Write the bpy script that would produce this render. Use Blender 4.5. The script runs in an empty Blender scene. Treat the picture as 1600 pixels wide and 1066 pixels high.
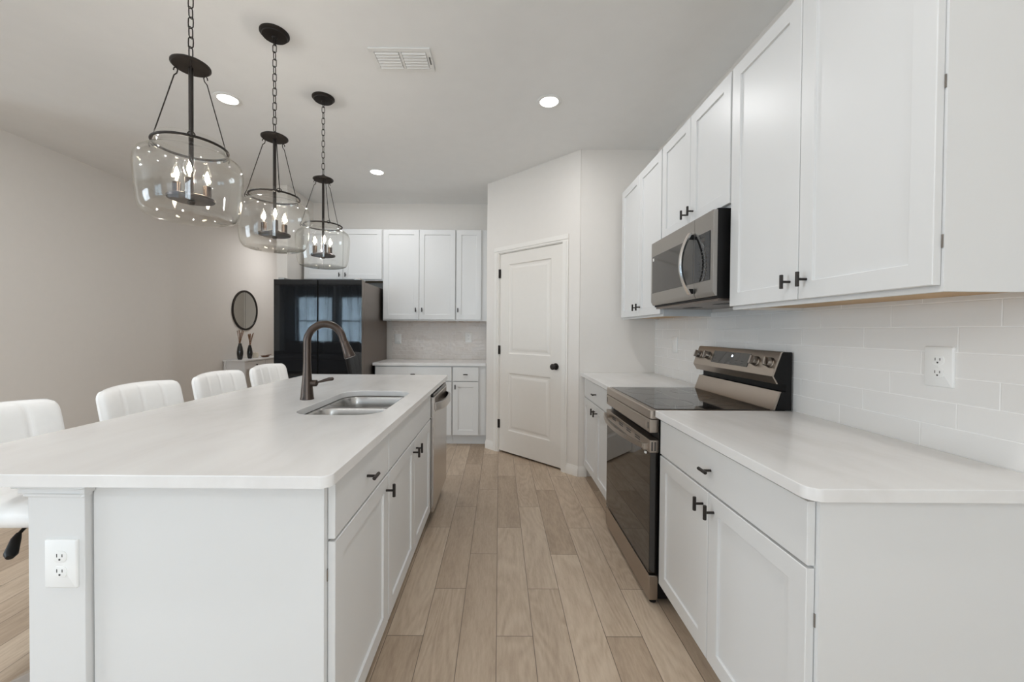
import bpy, bmesh, math, random
from mathutils import Vector, Matrix
from mathutils.geometry import tessellate_polygon
random.seed(7)
SC = bpy.context.scene
COL = SC.collection

# ------------------------------------------------------------------ camera
def make_camera():
    f, cx, cy, pitch, yaw, roll, h = 620.1342, 781.3273, 525.2972, .0131, .002, .0073, 1.2736
    cyw, syw = math.cos(yaw), math.sin(yaw)
    cp, sp = math.cos(pitch), math.sin(pitch)
    cr, sr = math.cos(roll), math.sin(roll)
    R = Vector((cyw, -syw, 0)); F0 = Vector((syw, cyw, 0)); U0 = Vector((0, 0, 1))
    F = cp * F0 - sp * U0
    U = sp * F0 + cp * U0
    R2 = cr * R + sr * U
    U2 = cr * U - sr * R
    cam = bpy.data.cameras.new('camera')
    o = bpy.data.objects.new('camera', cam)
    COL.objects.link(o)
    m = Matrix((R2, U2, -F)).transposed().to_4x4()
    m.translation = Vector((0, 0, h))
    o.matrix_world = m
    cam.sensor_width = 36.0
    cam.sensor_fit = 'HORIZONTAL'
    cam.lens = f * 36.0 / 1600
    cam.shift_x = (800 - cx) / 1600
    cam.shift_y = (cy - 533) / 1600
    cam.clip_start = .02
    SC.camera = o
make_camera()

# ------------------------------------------------------------------ light, exposure
SC.view_settings.view_transform = 'Standard'
SC.view_settings.look = 'None'
SC.view_settings.gamma = 1.0
SC.view_settings.exposure = 0.0
SC.cycles.use_denoising = True
SC.cycles.max_bounces = 10
SC.cycles.diffuse_bounces = 6
SC.cycles.glossy_bounces = 5
SC.cycles.transparent_max_bounces = 24
SC.cycles.caustics_reflective = False
SC.cycles.caustics_refractive = False
SC.cycles.sample_clamp_indirect = 4.0

world = bpy.data.worlds.new('sky')
SC.world = world
world.use_nodes = True
wn = world.node_tree.nodes
wl = world.node_tree.links
bg = wn['Background']
bg.inputs['Color'].default_value = (.62, .80, 1, 1)
bg.inputs['Strength'].default_value = 1.5

def area_light(name, loc, direction, sx, sy, power, color):
    l = bpy.data.lights.new(name, 'AREA')
    l.shape = 'RECTANGLE'; l.size = sx; l.size_y = sy
    l.energy = power; l.color = color
    o = bpy.data.objects.new(name, l)
    o.location = loc
    o.rotation_euler = Vector(direction).to_track_quat('-Z', 'Z').to_euler()
    COL.objects.link(o)
    return o
DAY = (.79, .90, 1.0)
# daylight entering through the rear windows and slider, then two added light sources
area_light('window_and_fill', (-5.83, -4.72, 1.55), (0, 1, 0), 1.15, 1.6, 75, DAY)
area_light('window_and_fill', (-4.47, -4.72, 1.55), (0, 1, 0), 1.15, 1.6, 75, DAY)
area_light('slider_and_fill', (-1.2, -4.72, 1.2), (0, 1, 0), 2.6, 2.3, 14, DAY)
area_light('slider_and_fill', (-7.62, -1.2, 1.25), (1, 0, 0), 3.0, 2.3, 205, DAY)  # added side slider light, an unseen main source for the room
area_light('window_and_fill', (1.60, -3.2, 1.35), (-1, 0, 0), 2.4, 2.0, 168, DAY)  # added light on the unseen right side, put in to brighten the left wall

# ------------------------------------------------------------------ node helpers
def new_mat(name):
    m = bpy.data.materials.new(name)
    m.use_nodes = True
    nt = m.node_tree
    b = nt.nodes['Principled BSDF']
    return m, nt, b

def srgb(r, g, b):
    def c(x):
        x /= 255.
        return x / 12.92 if x <= .04045 else ((x + .055) / 1.055) ** 2.4
    return (c(r), c(g), c(b), 1)

def N(nt, kind, **kw):
    n = nt.nodes.new(kind)
    for k, v in kw.items():
        setattr(n, k, v)
    return n

def math_node(nt, op, a, b=None, c=None):
    n = nt.nodes.new('ShaderNodeMath'); n.operation = op
    for i, x in enumerate((a, b, c)):
        if x is None: continue
        if isinstance(x, (int, float)): n.inputs[i].default_value = x
        else: nt.links.new(x, n.inputs[i])
    return n.outputs[0]

def ramp(nt, fac, stops):
    r = nt.nodes.new('ShaderNodeValToRGB')
    e = r.color_ramp.elements
    while len(e) > 1: e.remove(e[-1])
    e[0].position = stops[0][0]; e[0].color = stops[0][1]
    for p, c in stops[1:]:
        x = e.new(p); x.color = c
    nt.links.new(fac, r.inputs[0])
    return r.outputs[0]

def bump(nt, b, height, strength, dist):
    n = nt.nodes.new('ShaderNodeBump')
    n.inputs['Strength'].default_value = strength
    n.inputs['Distance'].default_value = dist
    nt.links.new(height, n.inputs['Height'])
    nt.links.new(n.outputs[0], b.inputs['Normal'])
    return n

def obj_coord(nt, scale=(1, 1, 1)):
    g = nt.nodes.new('ShaderNodeNewGeometry')
    mp = nt.nodes.new('ShaderNodeMapping')
    mp.inputs['Scale'].default_value = scale
    nt.links.new(g.outputs['Position'], mp.inputs['Vector'])
    return mp.outputs[0]

def noise(nt, vec, scale, detail=3, rough=.5, dist=0):
    n = nt.nodes.new('ShaderNodeTexNoise')
    n.inputs['Scale'].default_value = scale
    n.inputs['Detail'].default_value = detail
    n.inputs['Roughness'].default_value = rough
    n.inputs['Distortion'].default_value = dist
    nt.links.new(vec, n.inputs['Vector'])
    return n.outputs[0]

def plain(name, col, rough=.5, metal=0, spec=.5, nscale=40, nstr=0., var=.03, coat=0):
    """procedural paint / plastic / metal: a faint noise in colour and surface"""
    m, nt, b = new_mat(name)
    v = obj_coord(nt)
    n1 = noise(nt, v, nscale * .1, 3)
    c2 = tuple(max(0, x * (1 - var)) for x in col[:3]) + (1,)
    nt.links.new(ramp(nt, n1, [(.35, c2), (.65, col)]), b.inputs['Base Color'])
    b.inputs['Roughness'].default_value = rough
    b.inputs['Metallic'].default_value = metal
    b.inputs['Specular IOR Level'].default_value = spec
    if coat: b.inputs['Coat Weight'].default_value = coat
    if nstr:
        bump(nt, b, noise(nt, v, nscale, 3), nstr, .002)
    return m

def brushed(name, col, rough, axis_scale, var=.06):
    m, nt, b = new_mat(name)
    v = obj_coord(nt, axis_scale)
    n1 = noise(nt, v, 1.0, 4, .6)
    c2 = tuple(x * (1 - var) for x in col[:3]) + (1,)
    nt.links.new(ramp(nt, n1, [(.3, c2), (.7, col)]), b.inputs['Base Color'])
    b.inputs['Metallic'].default_value = 1
    nt.links.new(math_node(nt, 'MULTIPLY_ADD', n1, .12, rough - .06), b.inputs['Roughness'])
    return m

def emit(name, col, strength):
    m, nt, b = new_mat(name)
    b.inputs['Base Color'].default_value = (.8, .8, .8, 1)
    b.inputs['Emission Color'].default_value = col
    b.inputs['Emission Strength'].default_value = strength
    return m

def clear_glass(name, tint, refl_tint=(1, 1, 1, 1), edge=.55, base=.03):
    """clear glass that lets lamp light pass straight through: transparent body, mirror-like grazing reflection"""
    m, nt, b = new_mat(name)
    nt.nodes.remove(b)
    out = nt.nodes['Material Output']
    tr = N(nt, 'ShaderNodeBsdfTransparent')
    gl = N(nt, 'ShaderNodeBsdfGlossy'); gl.inputs['Roughness'].default_value = .03
    gl.inputs['Color'].default_value = refl_tint
    lw = N(nt, 'ShaderNodeLayerWeight'); lw.inputs['Blend'].default_value = .5
    p = math_node(nt, 'POWER', lw.outputs['Facing'], 4.0)
    fac = math_node(nt, 'MULTIPLY_ADD', p, edge, base)
    col = ramp(nt, lw.outputs['Facing'], [(0, (.985, .985, .98, 1)), (.75, (.97, .97, .96, 1)), (1, tint)])
    nt.links.new(col, tr.inputs['Color'])
    mx = N(nt, 'ShaderNodeMixShader')
    nt.links.new(fac, mx.inputs[0])
    nt.links.new(tr.outputs[0], mx.inputs[1])
    nt.links.new(gl.outputs[0], mx.inputs[2])
    nt.links.new(mx.outputs[0], out.inputs['Surface'])
    return m

# ------------------------------------------------------------------ materials
M = {}
M['wall'] = plain('wall_paint', srgb(226, 221, 215), .75, nscale=160, nstr=.12, var=.01, spec=.3)
M['ceiling'] = plain('ceiling_paint', srgb(236, 236, 235), .85, nscale=90, nstr=.2, var=.015, spec=.2)
M['trim'] = plain('trim_paint', srgb(232, 228, 222), .42, var=.01)
M['cabinet'] = plain('cabinet_white', srgb(220, 220, 219), .38, var=.008)
M['door'] = plain('door_white', srgb(228, 223, 216), .45, var=.01, nscale=200, nstr=.03)
M['raw_wood'] = plain('raw_birch', srgb(196, 164, 124), .6, var=.15)
M['black_metal'] = plain('black_bronze', srgb(52, 47, 44), .42, metal=.55, var=.15)
M['bronze'] = brushed('oil_bronze', srgb(86, 76, 70), .32, (40, 40, 3), .2)
M['iron'] = plain('dark_iron', srgb(46, 40, 36), .5, metal=.6, var=.3)
M['plastic_white'] = plain('white_plastic', srgb(238, 238, 236), .35, var=.01)
M['duct'] = plain('grey_duct', srgb(120, 118, 115), .7)
M['slot'] = plain('dark_slot', srgb(70, 68, 66), .6)
M['black'] = plain('black_plastic', srgb(19, 18, 18), .45, var=.2, spec=.25)
M['black_gloss'] = plain('black_glass', srgb(27, 27, 28), .03, var=.1, spec=.6)
M['oven_glass'] = plain('oven_glass', srgb(20, 17, 15), .03, var=.1, spec=1.0)
M['cooktop'] = plain('cooktop_glass', srgb(30, 27, 25), .04, var=.1, spec=.9)
M['mw_glass'] = plain('microwave_glass', srgb(44, 41, 39), .08, var=.1, spec=.8)
M['steel'] = brushed('brushed_steel', srgb(205, 201, 197), .24, (6, 6, 500), .05)
M['steel_h'] = brushed('brushed_steel_warm', srgb(182, 171, 160), .34, (700, 5, 700), .06)
M['steel_mw'] = brushed('brushed_steel_grey', srgb(166, 162, 157), .32, (700, 5, 700), .05)
M['steel_dark'] = brushed('graphite_steel', srgb(134, 124, 117), .38, (5, 5, 300), .05)
M['knob'] = brushed('knob_steel', srgb(158, 150, 142), .3, (300, 300, 300), .05)
M['burner'] = plain('burner_print', srgb(48, 45, 43), .12, spec=.9)
M['chrome'] = plain('chrome', srgb(215, 215, 216), .08, metal=1, var=.02)
M['sink_steel'] = plain('sink_steel', srgb(184, 182, 179), .27, metal=1, var=.04)
M['leather'] = plain('white_leather', srgb(243, 242, 240), .42, nscale=420, nstr=.12, var=.015)
M['mirror'] = plain('mirror_glass', srgb(225, 228, 226), .02, metal=1, var=.0)
M['reed'] = plain('dried_reed', srgb(150, 112, 82), .8, var=.35, nscale=300)
M['wax'] = plain('cream_wax', srgb(226, 216, 198), .5)
M['brown_wood'] = plain('brown_wood', srgb(120, 86, 62), .55, var=.3)
M['table_white'] = plain('table_white', srgb(222, 221, 220), .4, var=.01)
M['sofa'] = plain('charcoal_fabric', srgb(48, 48, 52), .9, nscale=500, nstr=.3, var=.2)
M['vent'] = plain('vent_white', srgb(233, 233, 231), .45, var=.01)
M['dark_gap'] = plain('dark_gap', srgb(14, 13, 12), .9, spec=.05)
M['filament'] = emit('lit_filament', (1, .86, .66, 1), 60)
M['can_lens'] = emit('lit_lens', (1, .97, .92, 1), 6)
M['display'] = emit('lit_display', (.75, .85, 1, 1), 2.5)
M['glass'] = clear_glass('lamp_glass', (.80, .78, .72, 1))
M['bulb_glass'] = clear_glass('bulb_glass', (.93, .9, .85, 1), edge=.35)
M['pane'] = clear_glass('window_pane', (.9, .93, .93, 1), edge=.6)

def mat_quartz():
    m, nt, b = new_mat('white_quartz')
    v = obj_coord(nt, (1, .45, 1))
    n1 = noise(nt, v, 2.2, 5, .55, 1.6)
    n2 = noise(nt, obj_coord(nt, (1, .3, 1)), 7, 4, .6, .8)
    s = math_node(nt, 'ADD', math_node(nt, 'MULTIPLY', n1, .6), math_node(nt, 'MULTIPLY', n2, .4))
    nt.links.new(ramp(nt, s, [(.36, srgb(217, 215, 212)), (.47, srgb(224, 222, 220)), (.6, srgb(228, 227, 225))]), b.inputs['Base Color'])
    b.inputs['Roughness'].default_value = .2
    return m
M['quartz'] = mat_quartz()

def mat_floor():
    m, nt, b = new_mat('wood_look_tile')
    W, L, Y0, X0 = .1524, .9144, 1.6391, -.003
    g = N(nt, 'ShaderNodeNewGeometry')
    sp = N(nt, 'ShaderNodeSeparateXYZ')
    nt.links.new(g.outputs['Position'], sp.inputs[0])
    xs = math_node(nt, 'DIVIDE', math_node(nt, 'SUBTRACT', sp.outputs[0], X0), W)
    k = math_node(nt, 'FLOOR', xs)
    fx = math_node(nt, 'SUBTRACT', xs, k)
    k3 = math_node(nt, 'FLOORED_MODULO', k, 3.0)
    ys = math_node(nt, 'DIVIDE', math_node(nt, 'SUBTRACT', math_node(nt, 'SUBTRACT', sp.outputs[1], Y0), math_node(nt, 'MULTIPLY', k3, .3048)), L)
    j = math_node(nt, 'FLOOR', ys)
    fy = math_node(nt, 'SUBTRACT', ys, j)
    dx = math_node(nt, 'MULTIPLY', math_node(nt, 'MINIMUM', fx, math_node(nt, 'SUBTRACT', 1.0, fx)), W)
    dy = math_node(nt, 'MULTIPLY', math_node(nt, 'MINIMUM', fy, math_node(nt, 'SUBTRACT', 1.0, fy)), L)
    d = math_node(nt, 'MINIMUM', dx, dy)
    grout = N(nt, 'ShaderNodeMapRange')
    grout.inputs['From Min'].default_value = .0009
    grout.inputs['From Max'].default_value = .0019
    nt.links.new(d, grout.inputs['Value'])
    cmb = N(nt, 'ShaderNodeCombineXYZ')
    nt.links.new(k, cmb.inputs[0]); nt.links.new(j, cmb.inputs[1])
    wn = N(nt, 'ShaderNodeTexWhiteNoise', noise_dimensions='2D')
    nt.links.new(cmb.outputs[0], wn.inputs['Vector'])
    r = wn.outputs['Value']
    # grain coordinates: stretched along the plank, shifted per plank
    c2 = N(nt, 'ShaderNodeCombineXYZ')
    nt.links.new(sp.outputs[0], c2.inputs[0])
    nt.links.new(math_node(nt, 'MULTIPLY_ADD', r, 37.0, math_node(nt, 'MULTIPLY', sp.outputs[1], .16)), c2.inputs[1])
    nt.links.new(math_node(nt, 'MULTIPLY', r, 11.0), c2.inputs[2])
    n1 = noise(nt, c2.outputs[0], 14, 5, .6, .6)
    n2 = noise(nt, c2.outputs[0], 90, 4, .65, .2)
    # cathedral rings
    sn = math_node(nt, 'SINE', math_node(nt, 'MULTIPLY', noise(nt, c2.outputs[0], 6, 2, .4, .4), 95.0))
    ringmask = math_node(nt, 'GREATER_THAN', wn.outputs['Value'], .55)
    rings = math_node(nt, 'MULTIPLY', math_node(nt, 'MULTIPLY', sn, .055), ringmask)
    t = math_node(nt, 'ADD', math_node(nt, 'MULTIPLY', n1, .45), math_node(nt, 'MULTIPLY', n2, .4))
    t = math_node(nt, 'ADD', t, rings)
    t = math_node(nt, 'ADD', t, math_node(nt, 'MULTIPLY_ADD', r, .26, -.06))
    col = ramp(nt, t, [(.22, srgb(148, 128, 108)), (.45, srgb(178, 158, 137)), (.62, srgb(194, 175, 154)), (.8, srgb(206, 189, 168))])
    mx = N(nt, 'ShaderNodeMix', data_type='RGBA')
    nt.links.new(grout.outputs[0], mx.inputs[0])
    mx.inputs[6].default_value = srgb(112, 98, 85)
    nt.links.new(col, mx.inputs[7])
    nt.links.new(mx.outputs[2], b.inputs['Base Color'])
    b.inputs['Roughness'].default_value = .42
    h = math_node(nt, 'ADD', math_node(nt, 'MULTIPLY', n2, .15), grout.outputs[0])
    bump(nt, b, h, .35, .001)
    return m
M['floor'] = mat_floor()

def mat_tile(name, axis, W, H, o1, o2, col, groutc, wav, rough, stag=1 / 3):
    """glazed subway tile; axis = 'Y' or 'X' runs along the wall, Z is up"""
    m, nt, b = new_mat(name)
    g = N(nt, 'ShaderNodeNewGeometry')
    sp = N(nt, 'ShaderNodeSeparateXYZ')
    nt.links.new(g.outputs['Position'], sp.inputs[0])
    a = sp.outputs[0] if axis == 'X' else sp.outputs[1]
    zs = math_node(nt, 'DIVIDE', math_node(nt, 'SUBTRACT', sp.outputs[2], o2), H)
    k = math_node(nt, 'FLOOR', zs)
    fz = math_node(nt, 'SUBTRACT', zs, k)
    xs = math_node(nt, 'ADD', math_node(nt, 'DIVIDE', math_node(nt, 'SUBTRACT', a, o1), W), math_node(nt, 'MULTIPLY', k, stag))
    j = math_node(nt, 'FLOOR', xs)
    fx = math_node(nt, 'SUBTRACT', xs, j)
    dx = math_node(nt, 'MULTIPLY', math_node(nt, 'MINIMUM', fx, math_node(nt, 'SUBTRACT', 1.0, fx)), W)
    dz = math_node(nt, 'MULTIPLY', math_node(nt, 'MINIMUM', fz, math_node(nt, 'SUBTRACT', 1.0, fz)), H)
    d = math_node(nt, 'MINIMUM', dx, dz)
    gr = N(nt, 'ShaderNodeMapRange')
    gr.inputs['From Min'].default_value = .0008
    gr.inputs['From Max'].default_value = .0022
    nt.links.new(d, gr.inputs['Value'])
    cmb = N(nt, 'ShaderNodeCombineXYZ')
    nt.links.new(k, cmb.inputs[0]); nt.links.new(j, cmb.inputs[1])
    wn = N(nt, 'ShaderNodeTexWhiteNoise', noise_dimensions='2D')
    nt.links.new(cmb.outputs[0], wn.inputs['Vector'])
    c2 = tuple(x * .965 for x in col[:3]) + (1,)
    tc = ramp(nt, wn.outputs['Value'], [(0, c2), (1, col)])
    mx = N(nt, 'ShaderNodeMix', data_type='RGBA')
    nt.links.new(gr.outputs[0], mx.inputs[0])
    mx.inputs[6].default_value = groutc
    nt.links.new(tc, mx.inputs[7])
    nt.links.new(mx.outputs[2], b.inputs['Base Color'])
    nt.links.new(math_node(nt, 'MULTIPLY_ADD', gr.outputs[0], rough - .6, .6), b.inputs['Roughness'])
    # glaze: uneven surface, and every tile sits at its own slight tilt
    sc = N(nt, 'ShaderNodeCombineXYZ')
    nt.links.new(a, sc.inputs[0]); nt.links.new(sp.outputs[2], sc.inputs[1])
    nt.links.new(math_node(nt, 'MULTIPLY', wn.outputs['Value'], 9.0), sc.inputs[2])
    nz = noise(nt, sc.outputs[0], 16, 2, .4)
    tilt = math_node(nt, 'MULTIPLY', math_node(nt, 'SUBTRACT', wn.outputs['Value'], .5), math_node(nt, 'MULTIPLY', math_node(nt, 'ADD', fx, fz), .5))
    h = math_node(nt, 'ADD', math_node(nt, 'MULTIPLY', nz, wav), math_node(nt, 'MULTIPLY', gr.outputs[0], .35))
    h = math_node(nt, 'ADD', h, math_node(nt, 'MULTIPLY', tilt, wav))
    bump(nt, b, h, .5, .004)
    return m
M['tile_r'] = mat_tile('white_subway_tile', 'Y', .3048, .0762, .973, .914, srgb(231, 229, 226), srgb(243, 242, 240), .3, .22)
M['tile_b'] = mat_tile('glossy_wavy_tile', 'X', .2032, .0508, -.14, .914, srgb(226, 219, 213), srgb(230, 226, 221), 5.0, .08, .5)

def mat_sheer():
    m, nt, b = new_mat('sheer_fabric')
    nt.nodes.remove(b)
    out = nt.nodes['Material Output']
    tr = N(nt, 'ShaderNodeBsdfTransparent'); tr.inputs['Color'].default_value = (.80, .88, .93, 1)
    tl = N(nt, 'ShaderNodeBsdfTranslucent')
    v = obj_coord(nt, (60, 60, 4))
    nt.links.new(ramp(nt, noise(nt, v, 1, 3), [(.3, srgb(120, 126, 132)), (.7, srgb(150, 156, 161))]), tl.inputs['Color'])
    # the weave closes up where a fold is seen edge-on
    lw = N(nt, 'ShaderNodeLayerWeight'); lw.inputs['Blend'].default_value = .5
    mx = N(nt, 'ShaderNodeMixShader')
    nt.links.new(math_node(nt, 'MULTIPLY_ADD', lw.outputs['Facing'], .75, .22), mx.inputs[0])
    nt.links.new(tr.outputs[0], mx.inputs[1]); nt.links.new(tl.outputs[0], mx.inputs[2])
    nt.links.new(mx.outputs[0], out.inputs['Surface'])
    return m
M['sheer'] = mat_sheer()

# ------------------------------------------------------------------ mesh helpers
class MB:
    def __init__(s): s.bm = bmesh.new()
    def face(s, pts):
        return s.bm.faces.new([s.bm.verts.new(p) for p in pts])
    def box(s, x0, x1, y0, y1, z0, z1):
        v = [s.bm.verts.new(p) for p in ((x0, y0, z0), (x1, y0, z0), (x1, y1, z0), (x0, y1, z0),
                                         (x0, y0, z1), (x1, y0, z1), (x1, y1, z1), (x0, y1, z1))]
        for f in ((0, 3, 2, 1), (4, 5, 6, 7), (0, 1, 5, 4), (1, 2, 6, 5), (2, 3, 7, 6), (3, 0, 4, 7)):
            s.bm.faces.new([v[i] for i in f])
        return s
    def loft(s, loops, cap0=True, cap1=True, closed=True):
        """loops: lists of equally many 3-D points"""
        L = [[s.bm.verts.new(p) for p in l] for l in loops]
        n = len(L[0])
        for a, b in zip(L, L[1:]):
            for i in range(n if closed else n - 1):
                k = (i + 1) % n
                s.bm.faces.new((a[i], a[k], b[k], b[i]))
        if cap0: s.bm.faces.new(list(reversed(L[0])))
        if cap1: s.bm.faces.new(L[-1])
        return s
    def prism(s, poly, axis, a0, a1):
        """poly of 2-D points in the plane across axis ('x': (y,z), 'y': (x,z), 'z': (x,y))"""
        def P(p, a):
            return {'x': (a, p[0], p[1]), 'y': (p[0], a, p[1]), 'z': (p[0], p[1], a)}[axis]
        return s.loft([[P(p, a0) for p in poly], [P(p, a1) for p in poly]])
    def lathe(s, prof, c=(0, 0, 0), n=32, cap0=True, cap1=True):
        loops = [[(c[0] + r * math.cos(2 * math.pi * i / n), c[1] + r * math.sin(2 * math.pi * i / n), c[2] + z) for i in range(n)] for r, z in prof]
        return s.loft(loops, cap0, cap1)
    def tube(s, pts, r, n=10, closed=False):
        pts = [Vector(p) for p in pts]
        m = len(pts)
        rs = r if isinstance(r, (list, tuple)) else [r] * m
        tang = []
        for i in range(m):
            if closed: t = pts[(i + 1) % m] - pts[i - 1]
            elif i == 0: t = pts[1] - pts[0]
            elif i == m - 1: t = pts[-1] - pts[-2]
            else: t = (pts[i + 1] - pts[i]).normalized() + (pts[i] - pts[i - 1]).normalized()
            tang.append(t.normalized())
        up = Vector((0, 0, 1)) if abs(tang[0].z) < .9 else Vector((1, 0, 0))
        u = tang[0].cross(up).normalized()
        loops = []
        for i in range(m):
            u = (u - tang[i] * u.dot(tang[i])).normalized()
            w = tang[i].cross(u)
            loops.append([tuple(pts[i] + (u * math.cos(2 * math.pi * k / n) + w * math.sin(2 * math.pi * k / n)) * rs[i]) for k in range(n)])
        if closed: loops.append(loops[0])
        return s.loft(loops, not closed, not closed)
    def cyl(s, p0, p1, r, n=16): return s.tube([p0, p1], r, n)
    def slab(s, outer, holes, z0, z1, ch=.002, fillbottom=True):
        """flat slab from a function outer(inset)->2-D points, holes the same (positive inset shrinks the solid)"""
        def loop(pts, z): return [s.bm.verts.new((x, y, z)) for x, y in pts]
        def wall(a, b):
            n = len(a)
            for i in range(n): s.bm.faces.new((a[i], a[(i + 1) % n], b[(i + 1) % n], b[i]))
        tops, bots = [], []
        for fn in [outer] + holes:
            t = loop(fn(ch), z1); a = loop(fn(0), z1 - ch); b2 = loop(fn(0), z0)
            wall(a, t); wall(b2, a)
            tops.append(t); bots.append(b2)
        for loops in (tops, bots) if fillbottom else (tops,):
            flat = [v for l in loops for v in l]
            for tri in tessellate_polygon([[v.co.copy() for v in l] for l in loops]):
                try: s.bm.faces.new([flat[i] for i in tri])
                except ValueError: pass
        return s
    def xform(s, m):
        bmesh.ops.transform(s.bm, matrix=m, verts=s.bm.verts); return s
    def build(s, name, mat, parent=None, bevel=0, segs=2, ang=.6, smooth=True, kind=None, wn=False):
        bm = s.bm
        bmesh.ops.remove_doubles(bm, verts=bm.verts, dist=1e-6)
        bmesh.ops.recalc_face_normals(bm, faces=bm.faces)
        if bevel:
            ed = [e for e in bm.edges if len(e.link_faces) == 2 and e.calc_face_angle(0) > .5]
            bmesh.ops.bevel(bm, geom=ed, offset=bevel, segments=segs, profile=.5, affect='EDGES', clamp_overlap=True)
        if smooth:
            for f in bm.faces: f.smooth = True
            for e in bm.edges:
                if len(e.link_faces) != 2 or e.calc_face_angle(0) > ang: e.smooth = False
        me = bpy.data.meshes.new(name)
        bm.to_mesh(me); bm.free()
        me.materials.append(mat)
        o = bpy.data.objects.new(name, me)
        COL.objects.link(o)
        if bevel or wn:
            w = o.modifiers.new('weighted_normal', 'WEIGHTED_NORMAL'); w.keep_sharp = True; w.weight = 100
        if parent is not None: o.parent = parent
        if kind: o['kind'] = kind
        return o

def thing(name, label, cat, loc=(0, 0, 0), rz=0, group=None):
    o = bpy.data.objects.new(name, None)
    o.empty_display_size = .1
    o.location = loc; o.rotation_euler = (0, 0, rz)
    COL.objects.link(o)
    o['label'] = label; o['category'] = cat
    if group: o['group'] = group
    return o

def tag(o, label, cat, group=None):
    o['label'] = label; o['category'] = cat
    if group: o['group'] = group
    return o

def dup(root, loc, rz, label, group=None):
    r = root.copy(); COL.objects.link(r)
    r.location = loc; r.rotation_euler = (0, 0, rz); r['label'] = label
    if group: r['group'] = group
    def kids(src, dst):
        for ch in list(src.children):
            c = ch.copy(); COL.objects.link(c); c.parent = dst
            kids(ch, c)
    kids(root, r)
    return r

def struct(mb, name, mat, parent=None, **kw):
    return mb.build(name, mat, parent, kind='structure' if parent is None else None, **kw)

def rrect(x0, x1, y0, y1, r, n=8):
    """rounded rectangle as a function of inset"""
    def fn(i):
        rr = max(r - i, .0005)
        pts = []
        for cx, cy, a0 in ((x1 - r, y1 - r, 0), (x0 + r, y1 - r, 90), (x0 + r, y0 + r, 180), (x1 - r, y0 + r, 270)):
            for k in range(n + 1):
                a = math.radians(a0 + 90 * k / n)
                pts.append((cx + rr * math.cos(a), cy + rr * math.sin(a)))
        return pts
    return fn
def grow(fn): return lambda i: fn(-i)

def arc(c, r, a0, a1, n, plane='xz', off=0):
    out = []
    for k in range(n + 1):
        a = math.radians(a0 + (a1 - a0) * k / n)
        p, q = c[0] + r * math.cos(a), c[1] + r * math.sin(a)
        out.append({'xz': (p, off, q), 'xy': (p, q, off), 'yz': (off, p, q)}[plane])
    return out

# ================================================================== SETTING
CEIL = 2.859
XW = 1.364                      # tiled face of the right wall
YB = 4.985                      # tiled face of the back wall
YA = 3.472                      # short wall beside the pantry
PA, PB = (-.138, 4.31), (.70, 3.472)   # pantry wall runs at 45 degrees between these

struct(MB().box(-7.7, 1.6, -4.8, 8.9, -.08, 0), 'floor', M['floor'])
struct(MB().box(-7.7, 1.6, -4.8, 8.9, CEIL, CEIL + .08), 'ceiling', M['ceiling'])
struct(MB().box(XW, XW + .0085, .1, YA, .9, 1.40), 'wall_backsplash_right', M['tile_r'])
struct(MB().box(PB[0] + .004, XW + .14, YA, YA + .12, 0, CEIL), 'wall_alcove', M['wall'])
struct(MB().box(PA[0], PA[0] + .10, PA[1] + .07, YB + .12, 0, CEIL), 'wall_return', M['wall'])
struct(MB().box(-2.36, PA[0] + .1, YB + .008, YB + .13, 0, CEIL), 'wall_back', M['wall'])
struct(MB().box(-1.345, PA[0], YB, YB + .0085, .9, 1.42), 'wall_backsplash_back', M['tile_b'])
struct(MB().box(-2.455, -2.336, 4.38, 8.6, 0, CEIL), 'wall_fridge_side', M['wall'], bevel=.004)
struct(MB().box(-4.12, -4.0, 2.3, 8.7, 0, CEIL), 'wall_left', M['wall'])
struct(MB().box(-4.12, -2.3, 8.6, 8.72, 0, CEIL), 'wall_hall', M['wall'])
struct(MB().box(-7.62, -4.12, 2.3, 2.42, 0, CEIL), 'wall_living', M['wall'])

# rear wall with two windows and a sliding door, side wall with an added slider for light (all behind the camera)
def wall_with_openings(name, axis, at, thick, a0, a1, ops):
    mb = MB()
    def b(u0, u1, z0, z1):
        if u1 - u0 < 1e-4 or z1 - z0 < 1e-4: return
        if axis == 'x': mb.box(u0, u1, at, at + thick, z0, z1)
        else: mb.box(at, at + thick, u0, u1, z0, z1)
    cur = a0
    for u0, u1, z0, z1 in sorted(ops):
        b(cur, u0, 0, CEIL); b(u0, u1, 0, z0); b(u0, u1, z1, CEIL); cur = u1
    b(cur, a1, 0, CEIL)
    struct(mb, name, M['wall'])
wall_with_openings('wall_rear', 'x', -4.62, .12, -7.62, XW + .14, [(-6.40, -5.26, .75, 2.34), (-5.04, -3.90, .75, 2.34), (-2.5, .1, 0, 2.35)])
wall_with_openings('wall_right', 'y', XW + .008, .132, -4.62, YA + .14, [(-4.4, -2.0, .35, 2.35)])
wall_with_openings('wall_living_side', 'y', -7.6, .1, -4.6, 2.42, [(-2.7, .3, 0, 2.4)])
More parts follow.
